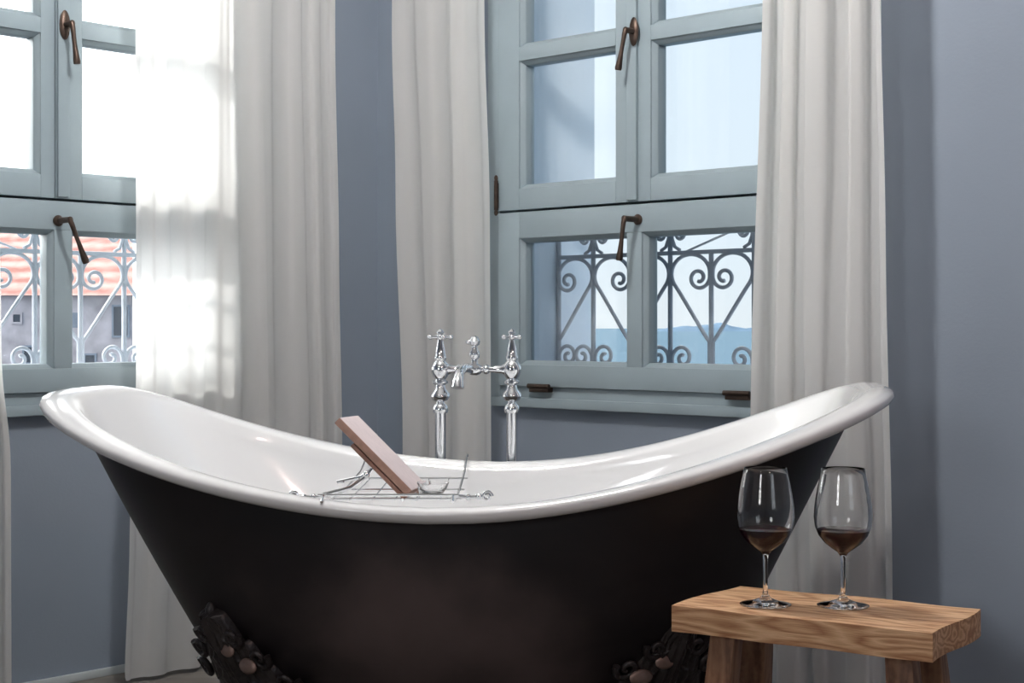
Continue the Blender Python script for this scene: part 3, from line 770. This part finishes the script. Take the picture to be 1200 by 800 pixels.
# ------------------------------------------------------------ outside
s = MB(); s.add([(-6000,-3000,-13),(9000,-3000,-13),(9000,9000,-13),(-6000,9000,-13)], [(0,1,2,3)])
struct(s.build('sea', 'sea'), 'calm blue sea seen through the right window', 'sea')
w = MB(); vs = []; fs = []
nxh, nyh = 60, 16
for j in range(nyh+1):
    for i in range(nxh+1):
        u_, v_ = i/nxh, j/nyh
        h = 22*(math.exp(-((u_-0.50)/0.10)**2)*1.0 + 0.55*math.exp(-((u_-0.33)/0.08)**2) + 0.45*math.exp(-((u_-0.7)/0.12)**2))*math.sin(PI*v_) * (1+0.12*math.sin(37*u_)+0.08*math.sin(81*u_+5*v_))
        vs.append((u_*620-310, v_*300-150, h-1))
for j in range(nyh):
    for i in range(nxh):
        q = j*(nxh+1)+i; fs.append((q, q+1, q+nxh+2, q+nxh+1))
w.add(vs, fs); isl = w.build('island', 'island', smooth=True, auto=False); isl.location = (560, 4300, -13); struct(isl, 'low hazy blue island on the horizon behind the railing', 'island')
# land and houses to the left
w = MB(); vs = []; fs = []
for j in range(13):
    for i in range(13):
        vs.append((-130 + i*10.4, 40 + j*20, -7.5 + 1.2*math.sin(i*1.3)*math.cos(j*0.9) + (-9 if i == 12 or j == 12 or j == 0 else 0)))
for j in range(12):
    for i in range(12):
        q = j*13+i; fs.append((q, q+1, q+14, q+13))
w.add(vs, fs); struct(w.build('ground', 'land', smooth=True, auto=False), 'pale ground of the town below the left window', 'ground')
def house(X, Y, wdt, dep, zb_, ze, zr_, label, wins):
    h = empty('house', (X, Y, zb_)); tag(h, label, 'house')
    ze -= zb_; zr_ -= zb_
    MB().box(-wdt/2, wdt/2, 0, dep, 0, ze).build('house_wall', 'stone', h)
    w = MB(); o_ = 0.35
    A_ = [(-wdt/2-o_, -o_, ze-0.02), (-wdt/2-o_, dep/2, zr_), (-wdt/2-o_, dep+o_, ze-0.02), (-wdt/2-o_, dep+o_, ze+0.15), (-wdt/2-o_, dep/2, zr_+0.25), (-wdt/2-o_, -o_, ze+0.15)]
    A_ = [(-wdt/2-o_, -o_, ze+0.0), (-wdt/2-o_, dep+o_, ze+0.0), (-wdt/2-o_, dep/2, zr_)]
    w.prism(A_, [(wdt/2+o_, p[1], p[2]) for p in A_]); w.build('roof', 'roof', h)
    for (wx, wz, ww, wh, kind) in wins:
        f = MB(); rect_ring(f, wx-ww/2-0.08, wx+ww/2+0.08, wz-wh/2-0.08, wz+wh/2+0.08, 0.1, 0.1, 0.1, 0.1, -0.06, 0.02)
        fr = f.build('house_window', 'shutter' if kind else 'stone', h)
        MB().box(wx-ww/2+0.01, wx+ww/2-0.01, -0.03, 0.01, wz-wh/2+0.01, wz+wh/2-0.01).build('window_pane', 'dark_glass' if kind != 2 else 'shutter', fr)
zb_ = -8.5
house(-22.5, 78, 20.0, 26, zb_, 2.50, 8.0, 'stone house with a terracotta tiled roof seen through the left window', [(-2.5, 9.85, 0.40, 0.42, 0), (-5.6, 9.4, 0.5, 0.9, 1), (-1.9, 8.0, 0.5, 0.8, 1), (0.35, 9.75, 0.5, 0.6, 2), (2.75, 9.7, 0.75, 1.5, 1), (1.2, 7.6, 0.5, 0.8, 1), (5.5, 9.6, 0.7, 1.1, 1)])

# ------------------------------------------------------------ unseen lamps added to fill the room with light
def fill_lamp(x, y, power, colr, label):
    c = empty('fill_lamp', (x, y, ZC)); tag(c, label, 'lamp', 'added fill lamps above the camera')
    MB().lathe([(0.001,-0.002),(0.16,-0.002),(0.17,-0.02),(0.16,-0.05),(0.15,-0.05),(0.15,-0.02),(0.001,-0.02)], 40).build('fill_lamp_housing', 'brass_fill_lamp', c, smooth=True)
    L = bpy.data.lights.new('fill_lamp_light', 'AREA'); L.shape = 'DISK'; L.size = 0.28; L.energy = power; L.color = colr
    lo = bpy.data.objects.new('fill_lamp_light', L); COL.objects.link(lo); lo.parent = c; lo.location = (0, 0, -0.055)
fill_lamp(-0.9, 0.9, 5, (1.0, 0.92, 0.88), 'added fill lamp on the ceiling, left')
fill_lamp(1.1, 0.3, 12, (1.0, 0.70, 0.64), 'added fill lamp on the ceiling, right')
M['opal'] = bpy.data.materials.new('fill_globe'); M['opal'].use_nodes = True
_b = M['opal'].node_tree.nodes['Principled BSDF']; _b.inputs['Base Color'].default_value = (0.9, 0.9, 0.88, 1)
_b.inputs['Emission Color'].default_value = (1.0, 0.975, 0.95, 1); _b.inputs['Emission Strength'].default_value = 140
pl = empty('fill_pendant', (-0.3, 2.95, ZC)); tag(pl, 'unseen opal globe pendant added above the bathtub as fill light', 'lamp')  # pendant added out of view to brighten the curtains and corner
MB().lathe([(0.001,-0.001),(0.05,-0.001),(0.052,-0.012),(0.02,-0.022),(0.001,-0.022)], 28).build('fill_pendant_rose', 'brass_fill_lamp', pl, smooth=True)
MB().tube([(0,0,-0.02),(0,0,-0.335)], 0.003, 8).build('fill_pendant_cord', 'bronze', pl, smooth=True)
MB().lathe([(0.004,-0.33),(0.022,-0.335),(0.03,-0.37),(0.032,-0.385)], 24).build('fill_pendant_holder', 'brass_fill_lamp', pl, smooth=True)
MB().ell((0,0,-0.475), (0.10,0.10,0.10), seg=32, rings=20).build('fill_pendant_globe', 'opal', pl, smooth=True, auto=False)


# ------------------------------------------------------------ daylight
def sun_vec():  # direction the sunlight travels
    d = uA*0.45 - outn(uA)*1.0 + Vector((0, 0, -0.75)); return d.normalized()
SV = sun_vec()
L = bpy.data.lights.new('sun', 'SUN'); L.energy = 2.3; L.angle = math.radians(3.5); L.color = (1.0, 0.95, 0.88)
so = bpy.data.objects.new('sun', L); COL.objects.link(so); so.location = (-8, 8, 9)
so.rotation_euler = (-SV).to_track_quat('Z', 'Y').to_euler()
# area lights added outside the rear windows, as daylight and room fill
def rear_fill(name, base, u, xc, w_, z0, z1, energy, colr):
    L = bpy.data.lights.new(name, 'AREA'); L.shape = 'RECTANGLE'; L.size = w_; L.size_y = z1-z0; L.energy = energy; L.color = colr
    o = bpy.data.objects.new(name, L); COL.objects.link(o)
    P = base + u*xc + outn(u)*(TH+0.02); o.location = (P.x, P.y, (z0+z1)/2)
    o.rotation_euler = outn(u).to_track_quat('Z', 'Y').to_euler()
    return o
rear_fill('rear_daylight_fill', P1, -uB, -0.2, 0.8, 1.2, 2.3, 38, (1.0, 0.97, 0.95))
rear_fill('rear_daylight_fill', P2, -uA, 0.0, 1.2, 0.9, 2.4, 6, (0.98, 0.97, 1.0))

W = bpy.data.worlds.new('sky'); SC.world = W; W.use_nodes = True; nt = W.node_tree
bg = nt.nodes['Background']
tc = N(nt, 'ShaderNodeTexCoord'); nm = N(nt, 'ShaderNodeVectorMath', operation='NORMALIZE'); nt.links.new(tc.outputs['Generated'], nm.inputs[0])
sx = N(nt, 'ShaderNodeSeparateXYZ'); nt.links.new(nm.outputs[0], sx.inputs[0])
cr = N(nt, 'ShaderNodeValToRGB'); el = cr.color_ramp.elements
el[0].position = 0.0; el[0].color = (0.80, 0.86, 0.90, 1); el[1].position = 1.0; el[1].color = (0.40, 0.56, 0.84, 1)
e = el.new(0.06); e.color = (0.76, 0.86, 0.94, 1); e = el.new(0.35); e.color = (0.70, 0.83, 0.97, 1)
nt.links.new(sx.outputs['Z'], cr.inputs['Fac'])
dt = N(nt, 'ShaderNodeVectorMath', operation='DOT_PRODUCT'); nt.links.new(nm.outputs[0], dt.inputs[0]); dt.inputs[1].default_value = tuple(-SV)
mr = N(nt, 'ShaderNodeMapRange'); mr.inputs['From Min'].default_value = 0.45; mr.inputs['From Max'].default_value = 1.0; mr.inputs['To Min'].default_value = 0.0; mr.inputs['To Max'].default_value = 10.5
nt.links.new(dt.outputs['Value'], mr.inputs['Value'])
mc = N(nt, 'ShaderNodeVectorMath', operation='SCALE'); mc.inputs[0].default_value = (1.0, 0.97, 0.93); nt.links.new(mr.outputs[0], mc.inputs['Scale'])
ad = N(nt, 'ShaderNodeVectorMath', operation='ADD'); nt.links.new(cr.outputs['Color'], ad.inputs[0]); nt.links.new(mc.outputs[0], ad.inputs[1])
nt.links.new(ad.outputs[0], bg.inputs['Color']); bg.inputs['Strength'].default_value = 0.84
for nme, base, u in (('left_portal', A0, uA), ('right_portal', B0, uB)):
    L = bpy.data.lights.new(nme, 'AREA'); L.shape = 'RECTANGLE'; L.size = 1.0; L.size_y = 1.9; L.cycles.is_portal = True
    o = bpy.data.objects.new(nme, L); COL.objects.link(o); P = base + outn(u)*(TH+0.03); o.location = (P.x, P.y, 1.67)
    o.rotation_euler = outn(u).to_track_quat('Z', 'Y').to_euler()

# ------------------------------------------------------------ camera
cam = bpy.data.cameras.new('camera'); co = bpy.data.objects.new('camera', cam); COL.objects.link(co)
cam.sensor_width = 36; cam.lens = F/1200*36; cam.shift_y = -(400-HY)/1200
cam.clip_start = 0.05; cam.clip_end = 20000
co.location = (0, 0, CAMZ); co.rotation_euler = (PI/2, 0, 0); SC.camera = co
SC.view_settings.view_transform = 'Standard'; SC.view_settings.look = 'None'; SC.view_settings.gamma = 1
SC.view_settings.exposure = 0.42; SC.view_settings.use_curve_mapping = False
SC.cycles.use_denoising = True; SC.cycles.max_bounces = 14; SC.cycles.transparent_max_bounces = 16; SC.cycles.transmission_bounces = 12
SC.cycles.caustics_reflective = False; SC.cycles.sample_clamp_indirect = 6
